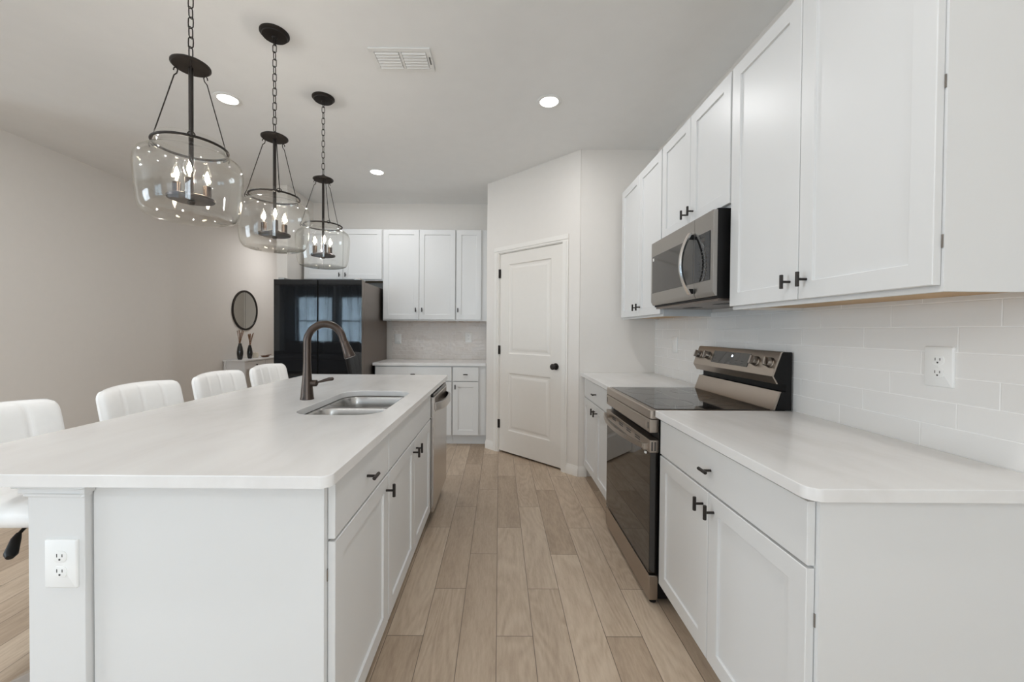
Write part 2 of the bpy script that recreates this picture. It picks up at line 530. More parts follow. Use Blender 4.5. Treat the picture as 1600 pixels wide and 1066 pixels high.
def window(n, axis, at, u0, u1, z0, z1, mull):
    fr = MB(); pn = MB()
    def b(mb, a, c, d, e, t0, t1):
        if axis == 'x': mb.box(a, c, at + t0, at + t1, d, e)
        else: mb.box(at + t0, at + t1, a, c, d, e)
    w = .05
    b(fr, u0, u1, z0, z0 + w, .03, .09); b(fr, u0, u1, z1 - w, z1, .03, .09)
    b(fr, u0, u0 + w, z0 + w, z1 - w, .03, .09); b(fr, u1 - w, u1, z0 + w, z1 - w, .03, .09)
    if mull == 'v':
        c = (u0 + u1) / 2; b(fr, c - .03, c + .03, z0 + w, z1 - w, .03, .09)
    else:
        c = (z0 + z1) / 2; b(fr, u0 + w, u1 - w, c - .02, c + .02, .03, .09)
    b(pn, u0 + w, u1 - w, z0 + w, z1 - w, .055, .061)
    f = struct(fr, 'window_%d' % n, M['trim'])
    pn.build('window_pane', M['pane'], f)
window(1, 'x', -4.62, -6.40, -5.26, .75, 2.34, 'h')
window(2, 'x', -4.62, -5.04, -3.90, .75, 2.34, 'h')
window(3, 'x', -4.62, -2.5, .1, 0, 2.35, 'v')
window(5, 'y', XW + .02, -4.4, -2.0, .35, 2.35, 'v')  # added unseen window in front of the right-hand fill light
window(4, 'y', -7.6, -2.7, .3, 0, 2.4, 'v')  # added unseen slider in front of the side light source

# angled pantry wall with its doorway; local frame: x along the wall, -y into the kitchen
PL = math.hypot(PB[0] - PA[0], PB[1] - PA[1])
pang = math.atan2(PB[1] - PA[1], PB[0] - PA[0])
PM = Matrix.Translation((PA[0], PA[1], 0)) @ Matrix.Rotation(pang, 4, 'Z')
D0, D1, DT = .184, 1.010, 2.088       # door opening along the wall
mb = MB()
mb.box(0, D0, 0, .10, 0, CEIL); mb.box(D1, PL, 0, .10, 0, CEIL); mb.box(D0, D1, 0, .10, DT, CEIL)
struct(mb.xform(PM), 'wall_pantry', M['wall'], smooth=False)
struct(MB().box(D0 - .1, D1 + .1, .14, .16, 0, CEIL - .01).xform(PM), 'wall_pantry_shade', M['dark_gap'])  # near-black sheet standing in for the shade behind the door
# casing (stepped colonial profile), one piece of trim
def casing_profile(mb, u0, u1, z0, z1, vertical, flip):
    steps = ((0, .30, .010), (.30, .72, .016), (.72, 1.0, .012))
    for a, b_, t in steps:
        if flip: a, b_ = 1 - b_, 1 - a
        if vertical: mb.box(u0 + (u1 - u0) * a, u0 + (u1 - u0) * b_, -t, 0, z0, z1)
        else: mb.box(u0, u1, -t, 0, z0 + (z1 - z0) * a, z0 + (z1 - z0) * b_)
mb = MB(); cw = .058
casing_profile(mb, D0 - cw, D0 + .004, 0, DT - .004, True, True)
casing_profile(mb, D1 - .004, D1 + cw, 0, DT - .004, True, False)
casing_profile(mb, D0 - cw, D1 + cw, DT - .004, DT + cw, False, False)
struct(mb.xform(PM), 'trim_1', M['trim'], bevel=.002)
mb = MB(); mb.box(D0, D0 + .012, .0, .10, 0, DT); mb.box(D1 - .012, D1, .0, .10, 0, DT); mb.box(D0 + .012, D1 - .012, .0, .10, DT - .012, DT)
struct(mb.xform(PM), 'trim_2', M['trim'])

# door slab with two moulded panels
def panel_door():
    x0, x1, z0, z1, yf, yb = D0 + .014, D1 - .014, .02, DT - .014, .006, .041
    mb = MB(); bm = mb.bm
    def L(a, c, d, e, y): return [bm.verts.new(p) for p in ((a, y, d), (c, y, d), (c, y, e), (a, y, e))]
    def ring(p, q):
        for i in range(4): bm.faces.new((p[i], p[(i + 1) % 4], q[(i + 1) % 4], q[i]))
    back = L(x0, x1, z0, z1, yb); f0 = L(x0, x1, z0, z1, yf + .002); f1 = L(x0 + .002, x1 - .002, z0 + .002, z1 - .002, yf)
    ring(back, f0); ring(f0, f1); bm.faces.new(back)
    loops = [f1]
    px0, px1 = x0 + .128, x1 - .128
    for a, b_ in ((.245, .842), (1.04, 1.956)):
        prev = L(px0, px1, a, b_, yf); loops.append(prev)
        for ins, y in ((.006, yf + .006), (.014, yf + .009), (.030, yf + .009), (.052, yf + .002), (.056, yf + .0015)):
            nx = L(px0 + ins, px1 - ins, a + ins, b_ - ins, y); ring(prev, nx); prev = nx
        bm.faces.new(prev)
    ed = []
    for l in loops:
        for i in range(4):
            ed.append(bm.edges.get((l[i], l[(i + 1) % 4])) or bm.edges.new((l[i], l[(i + 1) % 4])))
    bmesh.ops.triangle_fill(bm, use_beauty=True, use_dissolve=False, edges=ed)
    d = mb.xform(PM).build('door_1', M['door'], kind='structure', ang=.25, wn=True)
    for z in (.30, 1.075, 1.872):
        h = MB(); h.cyl((x0 - .005, -.006, z - .045), (x0 - .005, -.006, z + .045), .0065, 12)
        h.box(x0 - .012, x0 + .012, -.004, .004, z - .045, z + .045)
        h.xform(PM).build('hinge', M['black_metal'], d)
    k = MB()
    R_ = Matrix.Translation((x1 - .065, yf, .948)) @ Matrix.Rotation(math.pi / 2, 4, 'X')
    k.lathe([(.0, 0), (.031, 0), (.031, .006), (.012, .010), (.011, .028), (.022, .034), (.028, .046), (.027, .056), (.018, .064), (0.001, .066)], n=28)
    k.xform(PM @ R_).build('door_knob', M['black_metal'], d)
panel_door()

# baseboards
def baseboard(name, p0, p1, h=.088, t=.014):
    """p0->p1 with the room on the right-hand side"""
    a = math.atan2(p1[1] - p0[1], p1[0] - p0[0]); L_ = math.hypot(p1[0] - p0[0], p1[1] - p0[1])
    mb = MB().prism([(0, 0), (-t, 0), (-t, h * .62), (-t * .8, h * .70), (-t * .72, h * .80), (-t * .4, h * .9), (-t * .35, h), (0, h)], 'x', 0, L_)
    mb.xform(Matrix.Translation((p0[0], p0[1], 0)) @ Matrix.Rotation(a, 4, 'Z'))
    struct(mb, name, M['trim'])
def on_pantry(s): return (PA[0] + math.cos(pang) * s, PA[1] + math.sin(pang) * s)
baseboard('baseboard_pantry_left', on_pantry(0), on_pantry(D0 - cw))
baseboard('baseboard_pantry_right', on_pantry(D1 + cw), on_pantry(PL + .006))
baseboard('baseboard_alcove', (PB[0], YA), (.775, YA))
baseboard('baseboard_left', (-4, 2.3), (-4, 8.6))
baseboard('baseboard_hall', (-4, 8.6), (-2.455, 8.6))
baseboard('baseboard_fridge_side', (-2.455, 4.38), (-2.336, 4.38))

# ================================================================== CABINETS
STILE = .057
def shaker(mb, x0, x1, z0, z1, y=-.021, t=.019, st=STILE):
    """framed door whose front faces -y"""
    bm = mb.bm; yf = y; yb = y + t
    def L(i, yy): return [bm.verts.new(p) for p in ((x0 + i, yy, z0 + i), (x1 - i, yy, z0 + i), (x1 - i, yy, z1 - i), (x0 + i, yy, z1 - i))]
    def ring(p, q):
        for i in range(4): bm.faces.new((p[i], p[(i + 1) % 4], q[(i + 1) % 4], q[i]))
    seq = [(0, yb), (0, yf + .0018), (.0018, yf), (st, yf), (st + .0015, yf + .001), (st + .003, yf + .0085), (st + .004, yf + .009)]
    ls = [L(*a) for a in seq]
    for a, b_ in zip(ls, ls[1:]): ring(a, b_)
    bm.faces.new(ls[0]); bm.faces.new(ls[-1])
    return mb
def slabfront(mb, x0, x1, z0, z1, y=-.021, t=.019):
    bm = mb.bm
    def L(i, yy): return [bm.verts.new(p) for p in ((x0 + i, yy, z0 + i), (x1 - i, yy, z0 + i), (x1 - i, yy, z1 - i), (x0 + i, yy, z1 - i))]
    ls = [L(0, y + t), L(0, y + .003), L(.001, y + .001), L(.003, y)]
    for p, q in zip(ls, ls[1:]):
        for i in range(4): bm.faces.new((p[i], p[(i + 1) % 4], q[(i + 1) % 4], q[i]))
    bm.faces.new(ls[0]); bm.faces.new(ls[-1])
    return mb
def hinge_spots(t, x, zs):
    for z in zs:
        MB().box(x - .0035, x + .0035, -.0022, .0, z - .016, z + .016).build('hinge', M['knob'], t)
def pull(parent, x, z, horizontal, y=-.021, ln=.05, r=.006, proj=.031):
    mb = MB()
    mb.cyl((x, y + .001, z), (x, y - proj, z), .0045, 12)
    d = (ln / 2, 0, 0) if horizontal else (0, 0, ln / 2)
    c = Vector((x, y - proj, z)); d = Vector(d)
    e = d.normalized() * .0012
    mb.tube([c - d, c - d + e, c + d - e, c + d], [r - .0012, r, r, r - .0012], 14)
    return mb.build('handle', M['black_metal'], parent)

def base_cabinet(label, loc, rz, W, D, doors, drawers, name='base_cabinet', left_end=False, right_end=False, hinge_handles=(), toe_ext=(0, 0), group=None, hollow=False):
    """doors: (x0,x1,handle_x or None); drawers: (x0,x1,handle?)"""
    t = thing(name, label, 'cabinet', loc, rz, group)
    if hollow:
        b_ = MB().box(0, W, 0, .019, .114, .884).box(0, .018, .0191, D, .114, .884).box(W - .018, W, .0191, D, .114, .884).box(.0181, W - .0181, .0191, D, .114, .132)
    else: b_ = MB().box(0, W, 0, D, .114, .884)
    b_.build('carcass', M['cabinet'], t, bevel=.001)
    MB().box(-toe_ext[0], W + toe_ext[1], .072, D, 0, .114).build('toe_kick', M['cabinet'], t)
    for x0, x1, hx in doors:
        d = shaker(MB(), x0, x1, .118, .709).build('door', M['cabinet'], t, wn=True)
        if hx is not None: pull(d, hx, .655, False)
    for x0, x1, hd in drawers:
        d = slabfront(MB(), x0, x1, .7165, .871).build('drawer', M['cabinet'], t, wn=True)
        if hd: pull(d, (x0 + x1) / 2, .792, True)
    return t

def wall_cabinet(label, loc, rz, W, D, z0, z1, doors, hz, name='wall_cabinet', zd=None):
    t = thing(name, label, 'cabinet', (loc[0], loc[1], z0), rz)
    H = z1 - z0
    mb = MB()
    # open-bottomed box: sides and face frame reach below the recessed floor
    mb.box(0, W, .019, D, .014, H); mb.box(0, W, 0, .019, 0, H); mb.box(0, .015, .019, D, 0, .014); mb.box(W - .015, W, .019, D, 0, .014)
    mb.build('carcass', M['cabinet'], t, smooth=False)
    MB().box(.0155, W - .0155, .0195, D - .001, .0105, .0138).build('underside', M['raw_wood'], t)['label'] = 'tan raw wood underside'
    zd = zd if zd is not None else .015
    for x0, x1, hx in doors:
        d = shaker(MB(), x0, x1, zd, H - .003).build('door', M['cabinet'], t, wn=True)
        pull(d, hx, hz - z0, False)
    return t

# --- right run: front faces -X, local x runs towards the camera
RX = -math.pi / 2
FX = .761                        # face-frame plane of right base cabinets
UX = 1.058                       # face-frame plane of right wall cabinets
def rbase(label, ynear, yfar, doors, drawers, **k):
    f = lambda y: yfar - y
    return base_cabinet(label, (FX, yfar, 0), RX, yfar - ynear, XW - FX - .002,
                        [(f(b), f(a), f(h)) for a, b, h in doors], [(f(b), f(a), True) for a, b in drawers], **k)
hb = rbase('white base cabinet with drawer and two doors at the near end, right of the oven', .93, 1.815,
      [(.942, 1.386, 1.352), (1.390, 1.808, 1.424)], [(.942, 1.808)])
hinge_spots(hb, 1.815 - .942, (.20, .585))
rbase('white base cabinet with one drawer between the oven and the pantry corner', 2.588, 3.462,
      [(2.60, 3.006, 2.972), (3.010, 3.425, 3.044)], [(2.60, 3.425)])
def rwall(label, ynear, yfar, z0, doors, hz, **k):
    f = lambda y: yfar - y
    return wall_cabinet(label, (UX, yfar), RX, yfar - ynear, XW + .008 - UX - .002, z0, 2.455, [(f(b), f(a), f(h)) for a, b, h in doors], hz, **k)
hb = rwall('large white two-door wall cabinet nearest the camera, above the bare worktop and outlet', .945, 1.797, 1.376,
      [(.951, 1.379, 1.343), (1.383, 1.790, 1.419)], 1.456)
hinge_spots(hb, 1.797 - .951, (.12, .50, .95))
rwall('short white two-door wall cabinet directly above the microwave', 1.799, 2.557, 1.846,
      [(1.803, 2.176, 2.140), (2.180, 2.551, 2.216)], 1.925)
rwall('white two-door wall cabinet between the microwave and the pantry corner', 2.559, 3.40, 1.376,
      [(2.566, 2.966, 2.930), (2.970, 3.385, 3.006)], 1.456)

# --- island: front faces +X, local x runs away from the camera
IX = -.4535
def ibase(label, y0, y1, D, doors, drawers, **k):
    f = lambda y: y - y0
    return base_cabinet(label, (IX, y0, 0), math.pi / 2, y1 - y0, D,
                        [(f(a), f(b), f(h)) for a, b, h in doors], [(f(a), f(b), hd) for a, b, hd in drawers], **k)
ID = .60
hb = ibase('white island cabinet nearest the camera with one drawer above one tall door', 1.03, 1.562, ID,
      [(1.05, 1.558, 1.524)], [(1.05, 1.558, True)])
hinge_spots(hb, 1.05 - 1.03, (.20, .62))
ibase('white island sink cabinet with two doors beside the dishwasher', 1.564, 2.522, .598,
      [(1.568, 2.039, 2.004), (2.043, 2.516, 2.078)], [(1.568, 2.516, False)], name='sink_cabinet', hollow=True)
tag(MB().box(IX - ID, IX, 3.142, 3.165, 0, .884).build('end_panel', M['cabinet'], bevel=.001), 'white flat panel closing the far end of the island past the dishwasher', 'panel')

# half wall behind the island cabinets, with a stepped cap moulding
mb = MB().box(-1.2035, -1.0577, 1.012, 3.165, 0, .884)
hw = mb.build('island_half_wall', M['cabinet'], bevel=.003)
tag(hw, 'white half wall holding up the seating side of the island, outlet on its end', 'half wall')
mb = MB()
for z0, z1, e in ((.842, .852, .006), (.852, .868, .012), (.868, .8835, .02)):
    mb.box(-1.2035 - e, -1.0577, 1.012 - e, 3.165, z0, z1)
    mb.box(-1.0577, -1.0577 + e, 1.012 - e, 1.028, z0, z1)
mb.build('cap_moulding', M['cabinet'], hw, bevel=.002)

# --- back run: front faces -Y
FY = 4.383
UY = 4.681
def bbase(label, x0, x1, doors, drawers, **k):
    f = lambda x: x - x0
    return base_cabinet(label, (x0, FY, 0), 0, x1 - x0, YB - FY - .002,
                        [(f(a), f(b), f(h)) for a, b, h in doors], [(f(a), f(b), True) for a, b in drawers], **k)
bbase('wide white base cabinet beside the black fridge on the back wall', -1.372, -.517,
      [(-1.36, -.945, -.98), (-.941, -.523, -.906)], [(-1.36, -.523)])
bbase('narrow white base cabinet with one door beside the pantry door wall', -.515, -.142,
      [(-.509, -.225, -.480)], [(-.509, -.225)])
def bwall(label, x0, x1, z0, doors, hz, **k):
    f = lambda x: x - x0
    return wall_cabinet(label, (x0, UY), 0, x1 - x0, YB + .008 - UY - .002, z0, 2.455, [(f(a), f(b), f(h)) for a, b, h in doors], hz, **k)
bwall('short white two-door wall cabinet above the black fridge', -2.300, -1.374, 1.852,
      [(-2.292, -1.838, -1.872), (-1.834, -1.382, -1.800)], 1.915)
bwall('tall white two-door wall cabinet right of the fridge on the back wall', -1.372, -.516, 1.386,
      [(-1.362, -.946, -.980), (-.942, -.522, -.906)], 1.512)
bwall('narrow white one-door wall cabinet on the back wall next to the pantry wall', -.514, -.142, 1.386,
      [(-.508, -.216, -.486)], 1.512)

# --- worktops
def worktop(name, label, outer, holes=()):
    o = MB().slab(outer, list(holes), .884, .914, .0025).build(name, M['quartz'], ang=.95, wn=True)
    return tag(o, label, 'worktop')
def corner_rect(x0, x1, y0, y1, r, corners, n=8):
    """rectangle rounded only at the given corners (ne, nw, sw, se)"""
    def fn(i):
        pts = []
        for nm, cx, cy, a0 in (('ne', x1, y1, 0), ('nw', x0, y1, 90), ('sw', x0, y0, 180), ('se', x1, y0, 270)):
            rr = r if nm in corners else .004
            sx = -1 if 'e' in nm else 1; sy = -1 if nm[0] == 'n' else 1
            for k in range(n + 1):
                a = math.radians(a0 + 90 * k / n)
                pts.append((cx + sx * rr + (rr - i) * math.cos(a), cy + sy * rr + (rr - i) * math.sin(a)))
        return pts
    return fn
sink_hole = rrect(-.893, -.512, 1.672, 2.343, .105, 10)
worktop('island_worktop', 'long white quartz island worktop with the sink cut into it', corner_rect(-1.535, -.4113, .966, 3.205, .03, ('ne', 'nw', 'sw', 'se')), [grow(sink_hole)])
worktop('worktop', 'white quartz worktop at the near right, in front of the wall outlet', corner_rect(.7188, XW - .001, .908, 1.818, .035, ('sw',)))
worktop('worktop', 'white quartz worktop between the oven and the pantry corner', corner_rect(.7188, XW - .001, 2.585, YA - .002, .012, ('sw',)))
worktop('worktop', 'white quartz worktop on the back wall right of the fridge', corner_rect(-1.391, -.140, 4.352, YB - .001, .006, ('sw',)))

# ================================================================== SINK + FAUCET
def make_sink():
    t = thing('kitchen_sink', 'stainless double bowl sink set into the island worktop', 'sink', (-.70, 2.0, .883))
    ox, oy = -.70, 2.0
    A = rrect(-.888 - ox, -.517 - ox, 1.678 - oy, 1.992 - oy, .085, 8)
    B = rrect(-.888 - ox, -.517 - ox, 2.018 - oy, 2.338 - oy, .085, 8)
    O = rrect(-.915 - ox, -.492 - ox, 1.652 - oy, 2.362 - oy, .11, 8)
    mb = MB().slab(O, [grow(A), grow(B)], -.006, -.0015, .0008)
    mb.build('rim', M['sink_steel'], t)
    for fn, yc in ((A, 1.835 - oy), (B, 2.178 - oy)):
        prof = [(0, -.004), (.004, -.012), (.008, -.05), (.014, -.13), (.022, -.165), (.042, -.185), (.075, -.192)]
        loops = [[(x, y, z) for x, y in fn(i)] for i, z in prof]
        outer = [[(x, y, z - .002) for x, y in fn(i - .0015)] for i, z in prof]
        mb = MB().loft(loops, False, True)
        b_ = mb.build('bowl', M['sink_steel'], t, ang=1.0)
        d = MB().lathe([(.0005, .001), (.02, .001), (.022, .003), (.042, .004), (.045, .001)], ((-.70 - ox), yc, -.1925), 28, True, False)
        d.build('drain', M['chrome'], b_)
make_sink()

def make_faucet():
    x0, y0 = -.988, 2.043
    t = thing('kitchen_faucet', 'dark bronze pull-down gooseneck faucet behind the island sink', 'faucet', (x0, y0, .914))
    MB().lathe([(.0335, 0), (.0335, .004), (.032, .012), (.029, .045), (.0245, .095), (.0205, .14), (.019, .175), (.0185, .20)], n=32).build('body', M['bronze'], t)
    c = .093
    pts = [(0, 0, .195), (0, 0, .25), (0, 0, .295)]
    pts += arc((c, .295), c, 180, 8, 22)[1:]
    ex, ez = pts[-1][0], pts[-1][2]
    pts += [(ex + .006, 0, ez - .012)]
    MB().tube(pts, .0185, 18).build('spout', M['bronze'], t)
    dx, dz = .36, -.93
    p = Vector((ex + .006, 0, ez - .012)); d = Vector((dx, 0, dz)).normalized()
    MB().tube([p, p + d * .004, p + d * .02, p + d * .055, p + d * .078, p + d * .084], [.0185, .0195, .0205, .025, .028, .026], 20).build('spray_head', M['bronze'], t)
    # lever on the sink side
    lv = MB()
    lv.tube([(.006, 0, .082), (.03, .004, .083), (.046, .006, .083), (.05, .006, .083)], [.016, .0175, .017, .012], 18)
    lv.build('lever_hub', M['bronze'], t)
    lv = MB()
    lv.tube([(.042, .006, .085), (.062, .006, .090), (.088, .005, .098), (.112, .004, .104), (.130, .003, .106), (.136, .003, .106)], [.006, .0055, .008, .0098, .009, .004], 14)
    lv.build('lever', M['bronze'], t)
make_faucet()

# ================================================================== DISHWASHER
def make_dishwasher():
    y0, y1 = 2.532, 3.137
    W = y1 - y0
    t = thing('dishwasher', 'stainless dishwasher built into the far end of the island', 'dishwasher', (IX, y0, 0), math.pi / 2)
    MB().box(.01, W - .01, .02, .57, .02, .87).build('tub', M['black'], t)
    MB().box(.012, W - .012, .05, .07, .0, .10).build('toe_panel', M['black'], t)
    d = MB().box(.0, W, -.041, .014, .105, .846).build('door', M['steel'], t, bevel=.004)
    MB().box(.004, W - .004, -.036, .014, .8465, .866).build('control_strip', M['black_gloss'], d, bevel=.002)
    # arched pocket handle
    n = 14
    loops = []
    for i in range(n + 1):
        s = i / n; x = .045 + (W - .09) * s
        e = 1 - (2 * s - 1) ** 4
        y = -.041 - .050 * e
        z = .778; hh = .026
        loops.append([(x, y - .006, z - hh), (x, y + .008, z - hh - .002), (x, y + .012, z + hh), (x, y - .004, z + hh)])
    MB().loft(loops).build('handle', M['steel'], d, bevel=.003)
    MB().box(.035, W - .035, -.0418, -.0405, .745, .835).build('handle_recess', M['steel_dark'], d)
make_dishwasher()

# ================================================================== RANGE
def make_range():
    y0, y1 = 1.829, 2.573
    W = y1 - y0
    t = thing('electric_range', 'stainless electric range with black oven door between the right-hand worktops', 'oven', (.70, y1, 0), RX)
    # local: x 0..W towards the camera, -y into the aisle, front plane y=0, back at y = .655
    Dp = .655
    MB().box(.004, W - .004, .045, Dp, .03, .905).build('body', M['black'], t)
    for x in (.035, W - .035):
        for y in (.035, .55):
            MB().lathe([(.016, 0), (.016, .012), (.009, .014), (.009, .035)], (x, y, 0), 16).build('foot', M['black'], t)
    # cooktop: steel frame with dark glass
    o = rrect(0, W, .0, .575, .012, 6)
    gl = rrect(.014, W - .014, .03, .572, .006, 6)
    MB().slab(o, [], .872, .9125, .003).build('cooktop_frame', M['steel_h'], t)
    g = MB().slab(gl, [], .9128, .9155, .0008).build('cooktop_glass', M['cooktop'], t)
    for cx, cy, r in ((.19, .17, .105), (.55, .17, .115), (.19, .42, .08), (.55, .42, .08), (.37, .45, .05)):
        mb = MB()
        mb.lathe([(r - .0012, 0), (r + .0012, 0), (r + .0012, .0003), (r - .0012, .0003), (r - .0012, 0)], (cx, cy, .9155), 48, False, False)
        mb.build('burner_ring', M['burner'], g)
    # manifold panel below the cooktop
    mp = MB().box(0, W, .0, .043, .806, .869).build('front_panel', M['steel_h'], t, bevel=.004)
    MB().box(.045, W - .045, -.002, .001, .818, .858).build('inset', M['steel_h'], mp, bevel=.0015)
    for x in (.018, W - .026):
        MB().box(x, x + .008, -.001, .004, .822, .852).build('slot', M['slot'], mp)
    # oven door
    d = MB().box(0, W, .0, .044, .713, .772).build('door', M['steel_h'], t, bevel=.004)
    MB().box(.004, W - .004, .004, .042, .150, .7125).build('door_glass', M['oven_glass'], d, bevel=.003)
    for i in range(4):
        x = .14 + i * .135
        for z in (.737, .748):
            MB().box(x, x + .07, -.0012, .003, z, z + .005).build('vent_slot', M['slot'], d)
    for z in (.008, .022):
        MB().box(W - .004, W + .001, z, z + .006, .722, .764).build('vent_slot', M['slot'], d)
    # bowed handle
    n = 20; pts = []
    for i in range(n + 1):
        s = i / n; x = .03 + (W - .06) * s
        pts.append((x, -.018 - .043 * (1 - (2 * s - 1) ** 2), .737))
    loops = []
    for x, y, z in pts:
        loops.append([(x, y - .008, z - .010), (x, y + .008, z - .013), (x, y + .010, z + .010), (x, y - .005, z + .012)])
    MB().loft(loops).build('handle', M['steel_h'], d, bevel=.003)
    for x in (.03, W - .03):
        MB().box(x - .012, x + .012, -.022, .004, .722, .752).build('handle_mount', M['steel_h'], d, bevel=.003)
        MB().box(x - .006, x + .006, -.012, -.004, .703, .713).build('mount_clip', M['plastic_white'], d, bevel=.001)
    dr = MB().box(0, W, .004, .046, .025, .140).build('bottom_panel', M['steel_h'], t, bevel=.004)
    # backguard: lower riser, dark vent gap, slanted control panel, black ends
    def pr(pts, x0, x1): return MB().prism(pts, 'x', x0, x1)
    ff = .70
    o_ = lambda L_: [(y - ff, z) for y, z in L_]
    pr(o_([(1.262, .914), (1.272, .918), (1.298, .992), (1.302, 1.0), (1.309, 1.0), (1.305, .990), (1.280, .914)]), .003, W - .003).build('riser', M['steel_h'], t, ang=.9)
    pr(o_([(1.282, .914), (1.307, .991), (1.311, .999), (1.328, 1.001), (1.328, 1.034), (1.291, 1.0385), (1.271, 1.073), (1.2725, 1.079), (1.307, 1.177), (1.314, 1.184), (1.353, 1.184), (1.353, .914)]), .0, W).build('backguard', M['black'], t, smooth=False)
    fr = pr(o_([(1.283, 1.036), (1.262, 1.072), (1.264, 1.080), (1.299, 1.180), (1.304, 1.186), (1.313, 1.186), (1.306, 1.178), (1.2715, 1.0795), (1.2695, 1.0728), (1.2895, 1.0375)]), .0, W).build('control_panel', M['steel_h'], t, ang=.5)
    # face frame of the slanted panel
    a = math.atan2(.035, .100)            # tilt back
    fm = Matrix.Translation((0, 1.264 - ff, 1.080)) @ Matrix.Rotation(-a, 4, 'X')
    L_ = math.hypot(.035, .1)
    ds = MB().box(.372 - .172, .372 + .172, -.0025, .004, .018, L_ - .016).xform(fm).build('display', M['oven_glass'], fr, bevel=.001)
    MB().lathe([(.0005, 0), (.0065, 0), (.0065, .0012), (.0005, .0012)], n=20).xform(fm @ Matrix.Translation((.392, -.0025, .068)) @ Matrix.Rotation(math.pi / 2, 4, 'X')).build('lit_clock', M['display'], ds)
    for i in range(6):
        for zz in (.030, .044):
            if i in (2, 3) and zz > .04: continue
            MB().box(.225 + i * .052, .225 + i * .052 + .016, -.0029, -.0024, zz, zz + .002).xform(fm).build('touch_mark', M['slot'], ds)
    for x in (.042, .147, .597, .702):
        km = fm @ Matrix.Translation((x, 0, L_ * .52)) @ Matrix.Rotation(math.pi / 2, 4, 'X')
        k = MB().lathe([(.026, 0), (.026, .003), (.0225, .005), (.022, .019), (.020, .023), (.0005, .0235)], n=28).xform(km).build('knob', M['knob'], fr)
        MB().box(-.006, .006, -.0215, .0215, .0225, .036).xform(km @ Matrix.Rotation(random.choice((0, 0, .3)), 4, 'Z')).build('knob_grip', M['knob'], k, bevel=.003)
make_range()

# ================================================================== MICROWAVE
def make_microwave():
    y0, y1 = 1.817, 2.5555
    W = y1 - y0
    t = thing('microwave', 'over-the-range stainless microwave with bowed door handle', 'microwave', (.975, y1, 1.42), RX)
    z0, z1 = .022, .418
    D_ = XW - .975 - .004
    body = MB().box(.004, W - .004, .022, D_, .012, .4245).build('body', M['black'], t, bevel=.002)
    MB().box(.01, W - .01, .03, D_ - .004, 0, .0118).build('base_plate', M['steel_dark'], t)
    for x in (.14, W - .26):
        MB().box(x, x + .12, .14, .20, -.0015, .0).build('lamp_lens', M['black'], t)
    xs = W - .178      # split between door and control side
    d = MB().prism([(.0, z0 + .022), (.0, z1 - .001), (.0205, z1 - .001), (.0205, z0), (.012, z0)], 'x', 0, xs - .001).build('door', M['steel_mw'], t, bevel=.0015)
    MB().box(.022, xs - .006, -.0015, .004, .098, .330).build('door_window', M['mw_glass'], d, bevel=.0008)
    c = MB().prism([(.0, z0 + .022), (.0, z1 - .001), (.0205, z1 - .001), (.0205, z0), (.012, z0)], 'x', xs + .001, W).build('control_side', M['steel_mw'], t, bevel=.0015)
    k = MB().box(xs + .004, W - .024, -.0015, .004, .098, .328).build('control_panel', M['black_gloss'], c, bevel=.0008)
    MB().box(xs + .07, xs + .105, -.0021, -.0014, .288, .306).build('lit_display', M['slot'], k)
    for r in range(9):
        for q in range(4):
            MB().box(xs + .052 + q * .024, xs + .052 + q * .024 + .011, -.0019, -.0014, .115 + r * .0175, .115 + r * .0175 + .0035).build('button_mark', M['slot'], k)
    MB().box(.030, .048, -.0022, -.0013, .300, .318).build('badge', M['plastic_white'], d)
    n = 18; loops = []
    for i in range(n + 1):
        s = i / n; z = .042 + .31 * s
        e = 1 - (2 * s - 1) ** 2
        y = -.014 - .046 * e; x = xs - .012
        loops.append([(x - .011, y - .004, z), (x - .006, y - .011, z), (x + .006, y - .011, z), (x + .011, y - .004, z), (x + .009, y + .006, z), (x - .009, y + .006, z)])
    MB().loft(loops).build('handle', M['steel'], d, ang=.8)
    for z in (.06, .333):
        MB().box(xs - .019, xs - .005, -.022, .002, z - .012, z + .012).build('handle_mount', M['black'], d, bevel=.002)
make_microwave()

# ================================================================== FRIDGE
def make_fridge():
    x0, x1 = -2.283, -1.3925
    t = thing('refrigerator', 'tall black glass French-door fridge with brown-grey side, on the back wall', 'fridge', (x0, 4.02, 0))
    W = x1 - x0
    MB().box(.004, W - .002, .085, .90, .03, 1.765).build('body', M['steel_dark'], t, bevel=.004)
    for x in (.05, W - .05):
        MB().lathe([(.022, 0), (.022, .03)], (x, .13, 0), 16).build('foot', M['black'], t)
        MB().lathe([(.022, 0), (.022, .03)], (x, .82, 0), 16).build('foot', M['black'], t)
    mid = -1.837 - x0
    for a, b_, nm, z0, z1 in ((0, mid - .005, 'door', .80, 1.780), (mid + .005, W, 'door', .80, 1.780), (0, mid - .005, 'lower_door', .05, .786), (mid + .005, W, 'lower_door', .05, .786)):
        d = MB().box(a, b_, .010, .078, z0, z1).build(nm, M['steel_dark'], t, bevel=.003)
        MB().box(a + .001, b_ - .001, .0, .0096, z0 + .001, z1 - .001).build('glass_front', M['black_gloss'], d, bevel=.001)
    MB().box(mid - .0062, mid + .0062, -.0008, .08, .05, 1.778).build('door_gap_shade', M['dark_gap'], t)  # dark strip standing in for the shade between the doors
    MB().box(.0, W, .03, .07, .7875, .7985).build('handle_channel', M['black'], t)
    for x in (.03, W - .09):
        MB().box(x, x + .06, .03, .20, 1.7805, 1.800).build('hinge_cover', M['steel_mw'], t, bevel=.004)
make_fridge()

